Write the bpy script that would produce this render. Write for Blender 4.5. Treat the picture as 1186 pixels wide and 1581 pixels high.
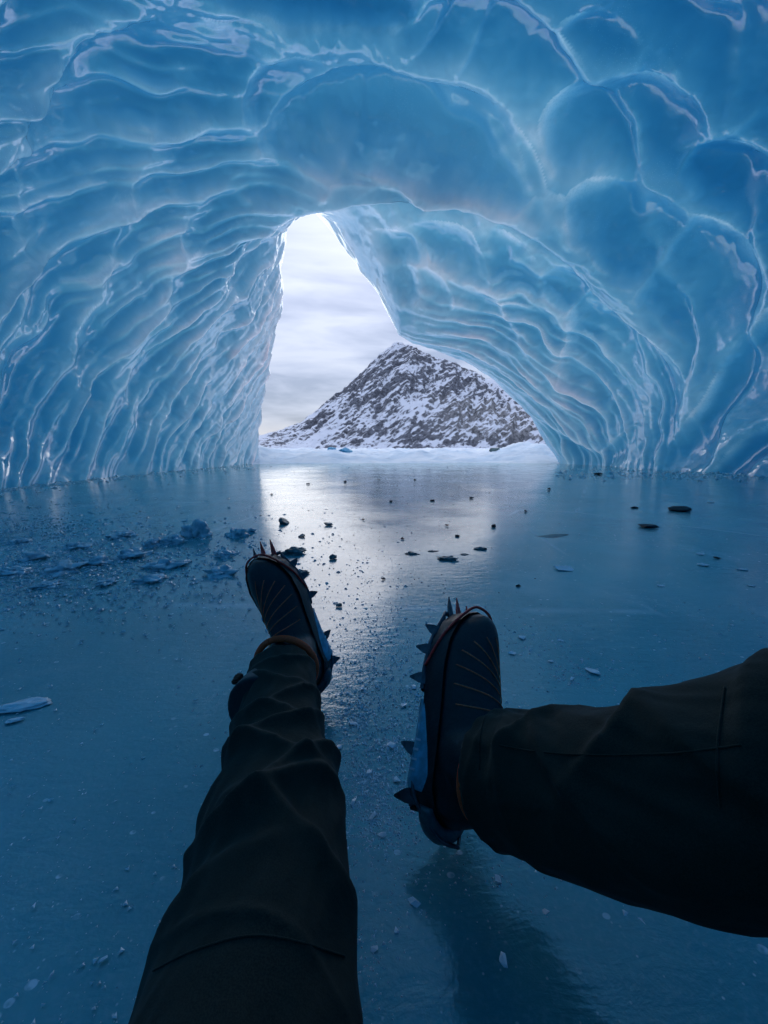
import bpy, bmesh, math
import numpy as np
from mathutils import Vector, Matrix

for o in list(bpy.data.objects):
    bpy.data.objects.remove(o)
SC = bpy.context.scene
COL = SC.collection

# ------------------------------------------------------------------ camera
EYE = 0.55                      # phone held low by someone sitting on the ice
FPX, CU, CV, HOR = 600.0, 593.0, 790.5, 692.0   # focal length, centre and horizon measured on the photograph
PITCH = math.atan((CV - HOR) / FPX)
cam_d = bpy.data.cameras.new('camera')
cam_d.sensor_fit = 'VERTICAL'
cam_d.sensor_height = 34.6
cam_d.lens = 34.6 * FPX / 1581.0
cam_d.clip_start = 0.02
cam_d.clip_end = 20000
cam = bpy.data.objects.new('camera', cam_d)
cam.location = (0, 0, EYE)
cam.rotation_euler = (math.pi / 2 - PITCH, 0, 0)
COL.objects.link(cam)
SC.camera = cam

# ------------------------------------------------------------------ sky and sun
SUN_EL, SUN_AZ = math.radians(32), math.radians(-7)     # azimuth measured from +Y towards +X
world = bpy.data.worlds.new('World')
SC.world = world
world.use_nodes = True


def build_world():
    nt = world.node_tree
    nt.nodes.clear()
    N, L = nt.nodes.new, nt.links.new
    out = N('ShaderNodeOutputWorld')
    sky = N('ShaderNodeTexSky')
    sky.sky_type = 'NISHITA'
    sky.sun_disc = False
    sky.sun_elevation = SUN_EL
    sky.sun_rotation = SUN_AZ
    sky.altitude = 300
    b1 = N('ShaderNodeBackground')
    b1.inputs['Strength'].default_value = 0.09
    L(sky.outputs[0], b1.inputs['Color'])
    # overcast deck: soft layered cloud, brighter overhead, banded near the horizon
    tc = N('ShaderNodeTexCoord')
    sep = N('ShaderNodeSeparateXYZ')
    L(tc.outputs['Generated'], sep.inputs[0])
    mp = N('ShaderNodeMapping')
    mp.inputs['Scale'].default_value = (2.2, 2.2, 11.0)
    mp.inputs['Location'].default_value = (0.35, 0.0, 1.3)
    L(tc.outputs['Generated'], mp.inputs[0])
    n1 = N('ShaderNodeTexNoise')
    n1.inputs['Scale'].default_value = 1.6
    n1.inputs['Detail'].default_value = 4
    n1.inputs['Roughness'].default_value = 0.52
    n1.inputs['Distortion'].default_value = 0.35
    L(mp.outputs[0], n1.inputs['Vector'])
    cr = N('ShaderNodeValToRGB')
    e = cr.color_ramp.elements
    e[0].position = 0.38
    e[0].color = (0.30, 0.39, 0.60, 1)
    e[1].position = 0.63
    e[1].color = (0.64, 0.72, 0.91, 1)
    m = cr.color_ramp.elements.new(0.52)
    m.color = (0.50, 0.59, 0.82, 1)
    L(n1.outputs['Fac'], cr.inputs[0])
    up = N('ShaderNodeMapRange')
    up.interpolation_type = 'SMOOTHSTEP'
    up.inputs['From Min'].default_value = 0.10
    up.inputs['From Max'].default_value = 0.52
    L(sep.outputs['Z'], up.inputs['Value'])
    mixc = N('ShaderNodeMix')
    mixc.data_type = 'RGBA'
    L(up.outputs[0], mixc.inputs['Factor'])
    L(cr.outputs[0], mixc.inputs['A'])
    hi = N('ShaderNodeValToRGB')
    hi.color_ramp.elements[0].position = 0.35
    hi.color_ramp.elements[0].color = (0.45, 0.54, 0.79, 1)
    hi.color_ramp.elements[1].position = 0.65
    hi.color_ramp.elements[1].color = (0.64, 0.72, 0.91, 1)
    L(n1.outputs['Fac'], hi.inputs[0])
    L(hi.outputs[0], mixc.inputs['B'])
    b2 = N('ShaderNodeBackground')
    L(mixc.outputs['Result'], b2.inputs['Color'])
    cie = N('ShaderNodeMapRange')          # overcast luminance rises smoothly towards the zenith
    L(sep.outputs['Z'], cie.inputs['Value'])
    cie.inputs['To Min'].default_value = 0.53
    cie.inputs['To Max'].default_value = 1.32
    L(cie.outputs[0], b2.inputs['Strength'])
    ms = N('ShaderNodeMixShader')
    ms.inputs[0].default_value = 0.88
    L(b1.outputs[0], ms.inputs[1])
    L(b2.outputs[0], ms.inputs[2])
    L(ms.outputs[0], out.inputs[0])


build_world()
sun_d = bpy.data.lights.new('sun', 'SUN')
sun_d.energy = 0.7
sun_d.angle = math.radians(60)
sun_d.color = (1.0, 0.95, 0.88)
sun = bpy.data.objects.new('sun', sun_d)
sdir = Vector((math.sin(SUN_AZ) * math.cos(SUN_EL), math.cos(SUN_AZ) * math.cos(SUN_EL), math.sin(SUN_EL)))
sun.rotation_euler = sdir.to_track_quat('Z', 'Y').to_euler()
sun.location = (0, 0, 40)
COL.objects.link(sun)

SC.view_settings.view_transform = 'Standard'
SC.view_settings.look = 'None'
SC.view_settings.exposure = 0.55
SC.view_settings.gamma = 1.0
SC.view_settings.use_curve_mapping = False
SC.cycles.max_bounces = 5
SC.cycles.diffuse_bounces = 3
SC.cycles.glossy_bounces = 3
SC.cycles.transmission_bounces = 4
SC.cycles.use_denoising = True
SC.cycles.use_adaptive_sampling = True
SC.cycles.adaptive_threshold = 0.03
SC.cycles.sample_clamp_indirect = 6.0


# ------------------------------------------------------------------ helpers
def ray(u, v):
    """world direction (not normalised) through a measured point of the photograph"""
    x = (u - CU) / FPX
    zc = -(v - CV) / FPX
    c, s = math.cos(PITCH), math.sin(PITCH)
    return np.array([x, c + s * zc, -s + c * zc])


def on_floor(u, v, z=0.0):
    d = ray(u, v)
    t = (z - EYE) / d[2]
    return np.array([d[0] * t, d[1] * t, z])


def at_depth(u, v, y):
    d = ray(u, v)
    t = y / d[1]
    return np.array([d[0] * t, y, EYE + d[2] * t])


def project(P):
    c, s = math.cos(PITCH), math.sin(PITCH)
    z = P[..., 2] - EYE
    fw = P[..., 1] * c - z * s
    upv = P[..., 1] * s + z * c
    fw_ = np.where(np.abs(fw) < 1e-6, 1e-6, fw)
    return CU + FPX * P[..., 0] / fw_, CV - FPX * upv / fw_, fw


def _hash(ix, iy, iz, seed):
    h = (ix.astype(np.int64) * 374761393 + iy.astype(np.int64) * 668265263 + iz.astype(np.int64) * 2147483647 % 1000003 * 69069 + seed * 974711) & 0xFFFFFFFF
    h = ((h ^ (h >> 13)) * 1274126177) & 0xFFFFFFFF
    h = ((h ^ (h >> 16)) * 2246822519) & 0xFFFFFFFF
    return h ^ (h >> 15)


def noise3(x, y, z, seed=0):
    """gradient noise, about -1..1"""
    x, y, z = np.broadcast_arrays(np.asarray(x, float), np.asarray(y, float), np.asarray(z, float))
    ix, iy, iz = np.floor(x), np.floor(y), np.floor(z)
    fx, fy, fz = x - ix, y - iy, z - iz
    ux, uy, uz = [f * f * f * (f * (f * 6 - 15) + 10) for f in (fx, fy, fz)]
    out = 0
    for dx in (0, 1):
        for dy in (0, 1):
            for dz in (0, 1):
                h = _hash(ix + dx, iy + dy, iz + dz, seed)
                gx = (h & 1023) / 511.5 - 1
                gy = ((h >> 10) & 1023) / 511.5 - 1
                gz = ((h >> 20) & 1023) / 511.5 - 1
                w = (ux if dx else 1 - ux) * (uy if dy else 1 - uy) * (uz if dz else 1 - uz)
                out = out + w * (gx * (fx - dx) + gy * (fy - dy) + gz * (fz - dz))
    return out * 1.3


def fbm(x, y, z, oct=4, seed=0, gain=0.5):
    a, f, s = 1.0, 1.0, 0
    for i in range(oct):
        s = s + a * noise3(x * f, y * f, z * f, seed + i)
        a *= gain
        f *= 2.03
    return s


def sstep(a, b, x):
    t = np.clip((x - a) / (b - a), 0, 1)
    return t * t * (3 - 2 * t)


def mesh_grid(name, P, flip=False, wrap=False):
    """P is (n, m, 3): a quad sheet"""
    n, m = P.shape[:2]
    idx = np.arange(n * m).reshape(n, m)
    if wrap:
        nx = np.roll(idx, -1, axis=1)
        a, b, c, d = idx[:-1], nx[:-1], nx[1:], idx[1:]
    else:
        a, b, c, d = idx[:-1, :-1], idx[:-1, 1:], idx[1:, 1:], idx[1:, :-1]
    F = np.stack([a, d, c, b] if flip else [a, b, c, d], -1).reshape(-1, 4)
    return mesh_raw(name, P.reshape(-1, 3), F)


def mesh_raw(name, V, F):
    me = bpy.data.meshes.new(name)
    V = np.ascontiguousarray(V, dtype=np.float32)
    F = np.ascontiguousarray(F, dtype=np.int32)
    k = F.shape[1]
    me.vertices.add(len(V))
    me.vertices.foreach_set('co', V.ravel())
    me.loops.add(F.size)
    me.loops.foreach_set('vertex_index', F.ravel())
    me.polygons.add(len(F))
    me.polygons.foreach_set('loop_start', np.arange(0, F.size, k, dtype=np.int32))
    me.polygons.foreach_set('use_smooth', np.ones(len(F), dtype=bool))
    me.update(calc_edges=True)
    return me


def attr(me, name, vals):
    a = me.attributes.new(name, 'FLOAT', 'POINT')
    a.data.foreach_set('value', np.ascontiguousarray(vals, dtype=np.float32).ravel())


def link(name, me, mat=None, parent=None):
    o = bpy.data.objects.new(name, me)
    COL.objects.link(o)
    if mat is not None and me is not None and not me.materials:
        me.materials.append(mat)
    if parent is not None:
        o.parent = parent
    return o


def tag(o, label=None, cat=None, group=None, kind=None):
    for k, v in (('label', label), ('category', cat), ('group', group), ('kind', kind)):
        if v:
            o[k] = v
    return o


def bake(me, *mods):
    """run modifiers on a mesh and return the result"""
    o = bpy.data.objects.new('tmp', me)
    COL.objects.link(o)
    for kind, kw in mods:
        md = o.modifiers.new(kind, kind)
        for k, v in kw.items():
            setattr(md, k, v)
    dg = bpy.context.evaluated_depsgraph_get()
    dg.update()
    r = bpy.data.meshes.new_from_object(o.evaluated_get(dg))
    COL.objects.unlink(o)
    bpy.data.objects.remove(o)
    for p in r.polygons:
        p.use_smooth = True
    return r


class NT:
    """small node-tree writer"""
    def __init__(self, name):
        self.m = bpy.data.materials.new(name)
        self.m.use_nodes = True
        self.t = self.m.node_tree
        self.t.nodes.clear()
        self.out = self.n('OutputMaterial')

    def n(self, kind, **kw):
        nd = self.t.nodes.new('ShaderNode' + kind)
        for k, v in kw.items():
            if hasattr(nd, k) and not k[0].isupper():
                setattr(nd, k, v)
            else:
                self.put(nd, k.replace('_', ' '), v)
        return nd

    def put(self, nd, sock, v):
        s = nd.inputs[sock]
        if isinstance(v, bpy.types.NodeSocket):
            self.t.links.new(v, s)
        elif isinstance(v, bpy.types.Node):
            self.t.links.new(v.outputs[0], s)
        else:
            if isinstance(v, (tuple, list)) and len(v) == 3 and s.type == 'RGBA':
                v = (*v, 1)
            s.default_value = v

    def coords(self, scale=(1, 1, 1), rot=(0, 0, 0), src='Object', loc=(0, 0, 0), stretch=False):
        tc = self.n('TexCoord')
        mp = self.n('Mapping')
        self.put(mp, 'Vector', tc.outputs[src])
        if stretch:
            mp.vector_type = 'TEXTURE'
        mp.inputs['Scale'].default_value = scale
        mp.inputs['Rotation'].default_value = rot
        mp.inputs['Location'].default_value = loc
        return mp.outputs[0]

    def noise(self, vec, scale, detail=4, rough=0.5, dist=0.0):
        nd = self.n('TexNoise')
        self.put(nd, 'Vector', vec)
        nd.inputs['Scale'].default_value = scale
        nd.inputs['Detail'].default_value = detail
        nd.inputs['Roughness'].default_value = rough
        nd.inputs['Distortion'].default_value = dist
        return nd.outputs['Fac']

    def rng(self, v, a, b, c=0.0, d=1.0, smooth=True):
        nd = self.n('MapRange')
        if smooth:
            nd.interpolation_type = 'SMOOTHSTEP'
        self.put(nd, 'Value', v)
        for k, x in zip(('From Min', 'From Max', 'To Min', 'To Max'), (a, b, c, d)):
            self.put(nd, k, x)
        return nd.outputs[0]

    def math(self, op, a, b=None):
        nd = self.n('Math')
        nd.operation = op
        self.put(nd, 0, a)
        if b is not None:
            self.put(nd, 1, b)
        return nd.outputs[0]

    def mix(self, f, a, b):
        nd = self.n('Mix')
        nd.data_type = 'RGBA'
        self.put(nd, 'Factor', f)
        for k, v in (('A', a), ('B', b)):
            s = [i for i in nd.inputs if i.name == k and i.type == 'RGBA'][0]
            if isinstance(v, bpy.types.NodeSocket):
                self.t.links.new(v, s)
            else:
                s.default_value = (*v, 1)
        return [o for o in nd.outputs if o.type == 'RGBA'][0]

    def bump(self, h, strength, dist, normal=None):
        nd = self.n('Bump')
        self.put(nd, 'Height', h)
        nd.inputs['Strength'].default_value = strength
        nd.inputs['Distance'].default_value = dist
        if normal is not None:
            self.put(nd, 'Normal', normal)
        return nd.outputs[0]

    def attr(self, name):
        nd = self.n('Attribute')
        nd.attribute_name = name
        return nd.outputs['Fac']

    def principled(self, **kw):
        nd = self.n('BsdfPrincipled')
        for k, v in kw.items():
            self.put(nd, k.replace('_', ' '), v)
        return nd.outputs[0]

    def mixsh(self, f, a, b):
        nd = self.n('MixShader')
        self.put(nd, 0, f)
        self.t.links.new(a, nd.inputs[1])
        self.t.links.new(b, nd.inputs[2])
        return nd.outputs[0]

    def done(self, sh):
        self.t.links.new(sh, self.out.inputs[0])
        return self.m


# ------------------------------------------------------------------ materials
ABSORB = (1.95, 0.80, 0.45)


def mat_cave_ice():
    w = NT('glacier_ice')
    obj = w.coords()
    # fine relief: melt ripples, bubbles
    n_fine = w.noise(obj, 26, 2, 0.6)
    bub = w.n('TexVoronoi')
    w.put(bub, 'Vector', obj)
    bub.inputs['Scale'].default_value = 34
    speck = w.math('MULTIPLY', w.rng(bub.outputs['Distance'], 0.06, 0.2, 1, 0), w.attr('bubbly'))
    b2 = w.bump(n_fine, 0.10, 0.012)
    painted_shine = w.attr('painted_shine')  # painted highlights of crests and rims
    fr = w.math('MULTIPLY', painted_shine, w.rng(n_fine, 0.30, 0.60, 0.75, 1.0))
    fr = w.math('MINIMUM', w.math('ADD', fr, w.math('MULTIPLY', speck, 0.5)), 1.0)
    # Beer-Lambert tint of the daylight that comes through the ice; bubbles and painted highlights weaken it
    thick = w.math('MULTIPLY', w.attr('ice_depth_glow'), w.math('SUBTRACT', 1.0, w.math('MULTIPLY', fr, 0.62)))
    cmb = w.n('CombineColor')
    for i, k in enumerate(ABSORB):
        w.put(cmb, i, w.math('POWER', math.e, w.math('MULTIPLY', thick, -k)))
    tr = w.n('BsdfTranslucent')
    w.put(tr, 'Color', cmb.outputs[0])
    df = w.n('BsdfDiffuse')
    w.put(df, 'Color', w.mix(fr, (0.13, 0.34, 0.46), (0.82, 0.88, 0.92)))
    w.put(df, 'Normal', b2)
    mx = w.mixsh(0.58, df.outputs[0], tr.outputs[0])
    gl = w.n('BsdfGlossy')
    w.put(gl, 'Color', (0.95, 0.98, 1.0))
    w.put(gl, 'Roughness', w.attr('gloss'))
    w.put(gl, 'Normal', b2)
    fz = w.n('Fresnel')
    fz.inputs['IOR'].default_value = 3.0
    w.put(fz, 'Normal', b2)
    return w.done(w.mixsh(fz.outputs[0], mx, gl.outputs[0]))


def mat_floor():
    w = NT('lake_ice')
    obj = w.coords()
    # frozen ripples, stretched across the view, and pock marks
    wav = w.noise(w.coords(scale=(1, 2.4, 1)), 16, 4, 0.6, 0.4)
    grit = w.noise(obj, 140, 3, 0.6)
    swell = w.noise(obj, 1.4, 3, 0.5)
    b = w.bump(swell, 0.12, 0.05)
    b = w.bump(wav, 0.16, 0.008, b)
    b = w.bump(grit, 0.16, 0.0025, b)
    # colour: deep clear ice, with milky veils and white bubbles and scratches frozen in
    veil = w.rng(w.noise(obj, 2.1, 6, 0.62, 0.8), 0.48, 0.80)
    curl = w.noise(obj, 7.0, 5, 0.6, 2.2)
    line = w.rng(w.math('ABSOLUTE', w.math('SUBTRACT', curl, 0.5)), 0.0, 0.014, 1, 0)
    line = w.math('MULTIPLY', line, w.rng(w.noise(obj, 3.3, 3), 0.55, 0.72))
    v1 = w.n('TexVoronoi')
    w.put(v1, 'Vector', obj)
    v1.inputs['Scale'].default_value = 105
    d1 = w.rng(v1.outputs['Distance'], 0.07, 0.20, 1, 0)
    pk = w.n('SeparateColor')
    w.put(pk, 0, v1.outputs['Color'])
    d1 = w.math('MULTIPLY', d1, w.rng(pk.outputs[0], 0.62, 0.9))
    area = w.rng(w.noise(obj, 2.6, 4, 0.6), 0.40, 0.62, 0.15, 1)
    d1 = w.math('MULTIPLY', d1, area)
    v2 = w.n('TexVoronoi')
    w.put(v2, 'Vector', w.coords(scale=(1, 1.3, 1), rot=(0, 0, 0.4)))
    v2.inputs['Scale'].default_value = 38
    pk2 = w.n('SeparateColor')
    w.put(pk2, 0, v2.outputs['Color'])
    lim = w.rng(pk2.outputs[0], 0.55, 1.0, 0.0, 0.26)
    d2 = w.rng(w.math('SUBTRACT', lim, v2.outputs['Distance']), 0.0, 0.06)
    d2 = w.math('MULTIPLY', d2, w.rng(w.noise(obj, 60, 2, 0.6), 0.40, 0.60, 0.15, 1))
    d2 = w.math('MULTIPLY', d2, w.rng(w.noise(obj, 1.9, 3, 0.6), 0.38, 0.58, 0.06, 1))
    crk = w.n('TexVoronoi')
    crk.feature = 'DISTANCE_TO_EDGE'
    w.put(crk, 'Vector', w.coords(scale=(0.7, 0.45, 1), rot=(0, 0, 0.7)))
    crk.inputs['Scale'].default_value = 0.9
    ck = w.math('MULTIPLY', w.rng(crk.outputs['Distance'], 0.0, 0.012, 0.35, 0), w.rng(w.noise(obj, 2.2, 2), 0.45, 0.6))
    d1 = w.math('ADD', d1, w.math('ADD', w.math('MULTIPLY', d2, 1.4), w.math('MULTIPLY', ck, 1.3)))
    white = w.math('MINIMUM', w.math('ADD', w.math('ADD', w.math('MULTIPLY', d1, 0.75), w.math('MULTIPLY', line, 0.45)),
                                     w.math('MULTIPLY', veil, 0.22)), 1.0)
    c = w.mix(w.rng(swell, 0.35, 0.65), (0.062, 0.300, 0.320), (0.105, 0.390, 0.410))
    c = w.mix(w.rng(grit, 0.45, 0.75, 0, 0.35), c, (0.22, 0.46, 0.54))
    c = w.mix(white, c, (0.82, 0.90, 0.93))
    rough = w.rng(w.noise(obj, 3.0, 4), 0.35, 0.65, 0.05, 0.14)
    return w.done(w.principled(Base_Color=c, Roughness=rough, IOR=2.25, Normal=b))


def mat_snow():
    w = NT('snow')
    obj = w.coords()
    b = w.bump(w.noise(obj, 3.5, 6, 0.6), 0.5, 0.15)
    b = w.bump(w.noise(obj, 30, 4, 0.6), 0.35, 0.02, b)
    c = w.mix(w.rng(w.noise(obj, 0.8, 5, 0.6), 0.4, 0.65), (0.76, 0.80, 0.85), (0.58, 0.68, 0.78))
    return w.done(w.principled(Base_Color=c, Roughness=0.75, Normal=b))


def mat_mountain():
    w = NT('snowy_rock')
    obj = w.coords()
    gul = w.coords(scale=(0.55, 0.8, 7.0), rot=(0, math.radians(52), 0), stretch=True)
    n1 = w.noise(gul, 0.15, 6, 0.62, 0.15)
    n2 = w.noise(obj, 0.35, 6, 0.72)
    n3 = w.noise(obj, 0.028, 4, 0.55)
    slope = w.attr('steep')
    n0 = w.noise(w.coords(scale=(1.6, 2.0, 12.0), rot=(0, math.radians(47), 0), stretch=True), 0.085, 3, 0.5, 0.1)
    s = w.math('ADD', w.math('MULTIPLY', n1, 1.35), w.math('MULTIPLY', n2, 0.22))
    s = w.math('ADD', s, w.math('MULTIPLY', n0, 0.6))
    s = w.math('ADD', s, w.math('MULTIPLY', n3, 0.5))
    s = w.math('ADD', s, w.math('MULTIPLY', slope, 0.18))
    rockf = w.rng(s, 1.31, 1.48)
    rock = w.mix(w.rng(n2, 0.4, 0.6), (0.045, 0.050, 0.065), (0.14, 0.15, 0.18))
    cliff = w.mix(w.rng(w.noise(w.coords(scale=(1, 1, 0.25)), 0.4, 6, 0.7), 0.4, 0.6), (0.07, 0.073, 0.08), (0.24, 0.24, 0.25))
    rock = w.mix(w.attr('cliff'), rock, cliff)
    c = w.mix(rockf, (0.66, 0.69, 0.76), rock)
    b = w.bump(n1, 0.6, 3.0)
    b = w.bump(n2, 0.6, 1.2, b)
    return w.done(w.principled(Base_Color=c, Roughness=0.9, Normal=b))


def mat_chunk(name, c0, c1, rough=0.25):
    w = NT(name)
    obj = w.coords()
    n = w.noise(obj, 22, 5, 0.6)
    c = w.mix(w.rng(n, 0.35, 0.65), c0, c1)
    b = w.bump(n, 0.5, 0.01)
    p = w.principled(Base_Color=c, Roughness=rough, IOR=1.31, Normal=b)
    return w.done(p)


def mat_clear(name, c0, c1):
    """broken lake ice: part translucent, part frosted"""
    w = NT(name)
    obj = w.coords()
    n = w.noise(obj, 18, 5, 0.65)
    c = w.mix(w.rng(n, 0.4, 0.66), c0, c1)
    b = w.bump(n, 0.6, 0.012)
    tr = w.n('BsdfTranslucent')
    w.put(tr, 'Color', c)
    p = w.principled(Base_Color=c, Roughness=0.16, IOR=1.31, Normal=b)
    return w.done(w.mixsh(0.35, p, tr.outputs[0]))


def mat_simple(name, c, rough=0.5, metallic=0.0, grain=0, amt=0.3):
    w = NT(name)
    kw = dict(Base_Color=c, Roughness=rough, Metallic=metallic)
    if grain:
        obj = w.coords()
        n = w.noise(obj, grain, 4, 0.6)
        kw['Base_Color'] = w.mix(w.rng(n, 0.35, 0.7), c, tuple(min(1, x * 1.7 + 0.004) for x in c))
        kw['Normal'] = w.bump(n, amt, 0.0015)
    return w.done(w.principled(**kw))


def mat_trousers():
    w = NT('olive_softshell')
    obj = w.coords()
    weave = w.noise(obj, 900, 2, 0.5)
    wr = w.noise(w.coords(scale=(1, 1, 1)), 26, 4, 0.55, 0.4)
    c = w.mix(w.rng(w.noise(obj, 9, 4), 0.35, 0.65), (0.019, 0.020, 0.013), (0.028, 0.029, 0.019))
    c = w.mix(w.rng(weave, 0.4, 0.6), c, (0.034, 0.034, 0.023))
    b = w.bump(wr, 0.35, 0.006)
    b = w.bump(weave, 0.25, 0.0006, b)
    p = w.n('BsdfPrincipled')
    w.put(p, 'Base Color', c)
    w.put(p, 'Roughness', 0.85)
    w.put(p, 'Specular IOR Level', 0.25)
    w.put(p, 'Sheen Weight', 0.05)
    w.put(p, 'Sheen Roughness', 0.5)
    w.put(p, 'Normal', b)
    return w.done(p.outputs[0])


M = dict(ice=mat_cave_ice(), floor=mat_floor(), snow=mat_snow(), mount=mat_mountain(), trousers=mat_trousers())

# ------------------------------------------------------------------ the cave
# cross-sections of the tunnel: at each distance, points (x, z) from the right foot over the roof to the left foot
AX = 0.8        # the tunnel's axis


def opening(y):
    pts = [(862, 712), (846, 690), (826, 655), (788, 610), (740, 573), (680, 545), (640, 531), (613, 518), (598, 486),
           (583, 453), (558, 420), (530, 382), (503, 345), (480, 318), (452, 318), (445, 350), (441, 380), (434, 420), (438, 452),
           (435, 482), (425, 530), (412, 590), (403, 640), (400, 690), (398, 712)]
    return [tuple(at_depth(u, v, y)[[0, 2]]) for u, v in pts]


SECT = [
    (-9.0, [(1.2, 0), (1.1, 0.3), (0.8, 0.4), (0.5, 0.3), (0.4, 0)]),
    (-7.5, [(5.5, 0), (5.2, 2.5), (3.6, 4.4), (0.8, 5.0), (-2.0, 4.4), (-3.6, 2.5), (-4.0, 0)]),
    (-3.0, [(7.4, 0), (7.3, 2.5), (6.2, 4.6), (3.4, 6.2), (0.5, 6.5), (-2.4, 5.9), (-4.6, 4.2), (-5.1, 2.2), (-5.0, 0)]),
    (3.0, [(7.7, 0), (7.8, 2.2), (7.2, 4.4), (5.4, 6.3), (3.0, 7.1), (0.5, 7.3), (-2.0, 6.9), (-4.2, 5.5), (-5.3, 3.6), (-5.6, 1.8), (-5.3, 0)]),
    (6.5, [(7.6, 0), (7.8, 2.0), (7.3, 4.2), (5.6, 6.2), (3.2, 7.1), (0.5, 7.4), (-2.0, 7.0), (-4.0, 5.7), (-5.2, 3.8), (-5.5, 1.8), (-5.2, 0)]),
    (8.6, [(7.4, 0), (7.6, 1.8), (7.0, 3.6), (5.6, 5.2), (3.6, 6.5), (0.6, 7.1), (-1.6, 6.7), (-3.4, 5.5), (-4.7, 3.6), (-5.2, 1.8), (-5.1, 0)]),
    (9.9, [(7.2, 0), (7.2, 1.6), (6.6, 3.0), (5.3, 4.15), (4.2, 4.85), (3.4, 5.3), (2.2, 5.75), (0.6, 5.95), (-1.2, 5.95), (-2.3, 5.75), (-3.2, 5.0), (-4.2, 3.6), (-4.9, 1.9), (-5.0, 0)]),
    (10.7, [(7.1, 0), (7.0, 1.5), (6.4, 2.9), (5.2, 4.4), (3.6, 5.9), (0.8, 7.3), (-1.4, 7.2), (-2.9, 6.4), (-4.0, 4.1), (-4.7, 2.0), (-4.95, 0)]),
    (11.8, [(6.8, 0), (6.7, 1.2), (6.0, 2.4), (4.7, 3.7), (3.0, 5.0), (0.8, 6.6), (-1.4, 7.2), (-2.8, 6.6), (-3.7, 4.2), (-4.5, 2.0), (-4.9, 0)]),
    (14.3, opening(14.3)),
    (14.8, [(AX + (x - AX) * 1.05, z * 1.05 + 0.03) for x, z in opening(14.3)]),
    (15.3, [(AX + (x - AX) * 1.22, z * 1.22 + 0.1) for x, z in opening(14.3)]),
    (15.6, [(AX + (x - AX) * 1.8, z * 1.7 + 0.3) for x, z in opening(14.3)]),
]
NTH = 900
th = np.linspace(-0.03, math.pi + 0.03, NTH)


def polar(pts):
    p = np.array(pts, float)
    a = np.arctan2(p[:, 1], p[:, 0] - AX)
    r = np.hypot(p[:, 0] - AX, p[:, 1])
    o = np.argsort(a)
    a, r = a[o], r[o]
    rr = np.interp(th, a, r)
    k = np.hanning(25)
    k /= k.sum()
    return np.convolve(np.pad(rr, 12, mode='edge'), k, mode='valid')


yk = np.array([s[0] for s in SECT])
RK = np.array([polar(s[1]) for s in SECT])


def pchip(xk, Yk, x):
    """monotone cubic interpolation along axis 0"""
    h = np.diff(xk)[:, None]
    d = np.diff(Yk, axis=0) / h
    m = np.zeros_like(Yk)
    w1, w2 = 2 * h[1:] + h[:-1], h[1:] + 2 * h[:-1]
    ok = d[:-1] * d[1:] > 0
    with np.errstate(divide='ignore', invalid='ignore'):
        hm = (w1 + w2) / (w1 / d[:-1] + w2 / d[1:])
    m[1:-1] = np.where(ok, hm, 0)
    m[0], m[-1] = d[0], d[-1]
    i = np.clip(np.searchsorted(xk, x, side='right') - 1, 0, len(xk) - 2)
    t = ((x - xk[i]) / (xk[i + 1] - xk[i]))[:, None]
    hh = h[i]
    return ((1 + 2 * t) * (1 - t) ** 2 * Yk[i] + t * (1 - t) ** 2 * hh * m[i]
            + t * t * (3 - 2 * t) * Yk[i + 1] + t * t * (t - 1) * hh * m[i + 1])


ys = np.concatenate([np.linspace(-9, 2.5, 60, endpoint=False), np.linspace(2.5, 14.3, 500, endpoint=False),
                     np.linspace(14.3, 15.6, 50)])
R = pchip(yk, RK, ys)
BASE = np.stack([AX + R * np.cos(th), np.broadcast_to(ys[:, None], R.shape), R * np.sin(th)], -1)
# unrolled coordinates of the wall in metres: S up the wall from the left foot, T along the tunnel
arc = np.concatenate([np.zeros((len(ys), 1)), np.cumsum(np.linalg.norm(np.diff(BASE, axis=1), axis=-1), 1)], 1)
S = (arc[:, -1:] - arc)
STOT = arc[:, -1:]
TT = BASE[..., 1].copy()
bx, by, bz = BASE[..., 0], BASE[..., 1], BASE[..., 2]


def cells(p, q, seed, wvar=0.7):
    """scalloped sheet: rounded dishes that meet in sharp crests. returns height (0 in a dish, up to about 1 on a crest) and crest sharpness"""
    ip, iq = np.floor(p), np.floor(q)
    f1 = np.full(p.shape, 9.0)
    f2 = np.full(p.shape, 9.0)
    for dp in (-1, 0, 1):
        for dq in (-1, 0, 1):
            h = _hash(ip + dp, iq + dq, np.zeros_like(ip), seed)
            cx = ip + dp + 0.15 + 0.7 * ((h & 1023) / 1023.0)
            cy = iq + dq + 0.15 + 0.7 * (((h >> 10) & 1023) / 1023.0)
            wgt = wvar * ((h >> 20) & 1023) / 1023.0
            d = (p - cx) ** 2 + (q - cy) ** 2 + wgt
            f2 = np.where(d < f1, f1, np.minimum(f2, d))
            f1 = np.minimum(f1, d)
    return f1, f2 - f1


def blur(a, n):
    for ax in (0, 1):
        for _ in range(2):
            p = np.pad(a, [(n + 1, n) if k == ax else (0, 0) for k in (0, 1)], mode='edge')
            c = np.cumsum(p, axis=ax)
            a = (np.take(c, range(2 * n + 1, c.shape[ax]), axis=ax) - np.take(c, range(0, c.shape[ax] - 2 * n - 1), axis=ax)) / (2 * n + 1)
    return a


wx = fbm(bx * 0.35, by * 0.35, bz * 0.35, 3, 11)
wy = fbm(bx * 0.35, by * 0.35, bz * 0.35, 3, 21)
mx_ = fbm(bx * 0.9, by * 0.9, bz * 0.9, 2, 31)
my_ = fbm(bx * 0.9, by * 0.9, bz * 0.9, 2, 41)

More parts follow.
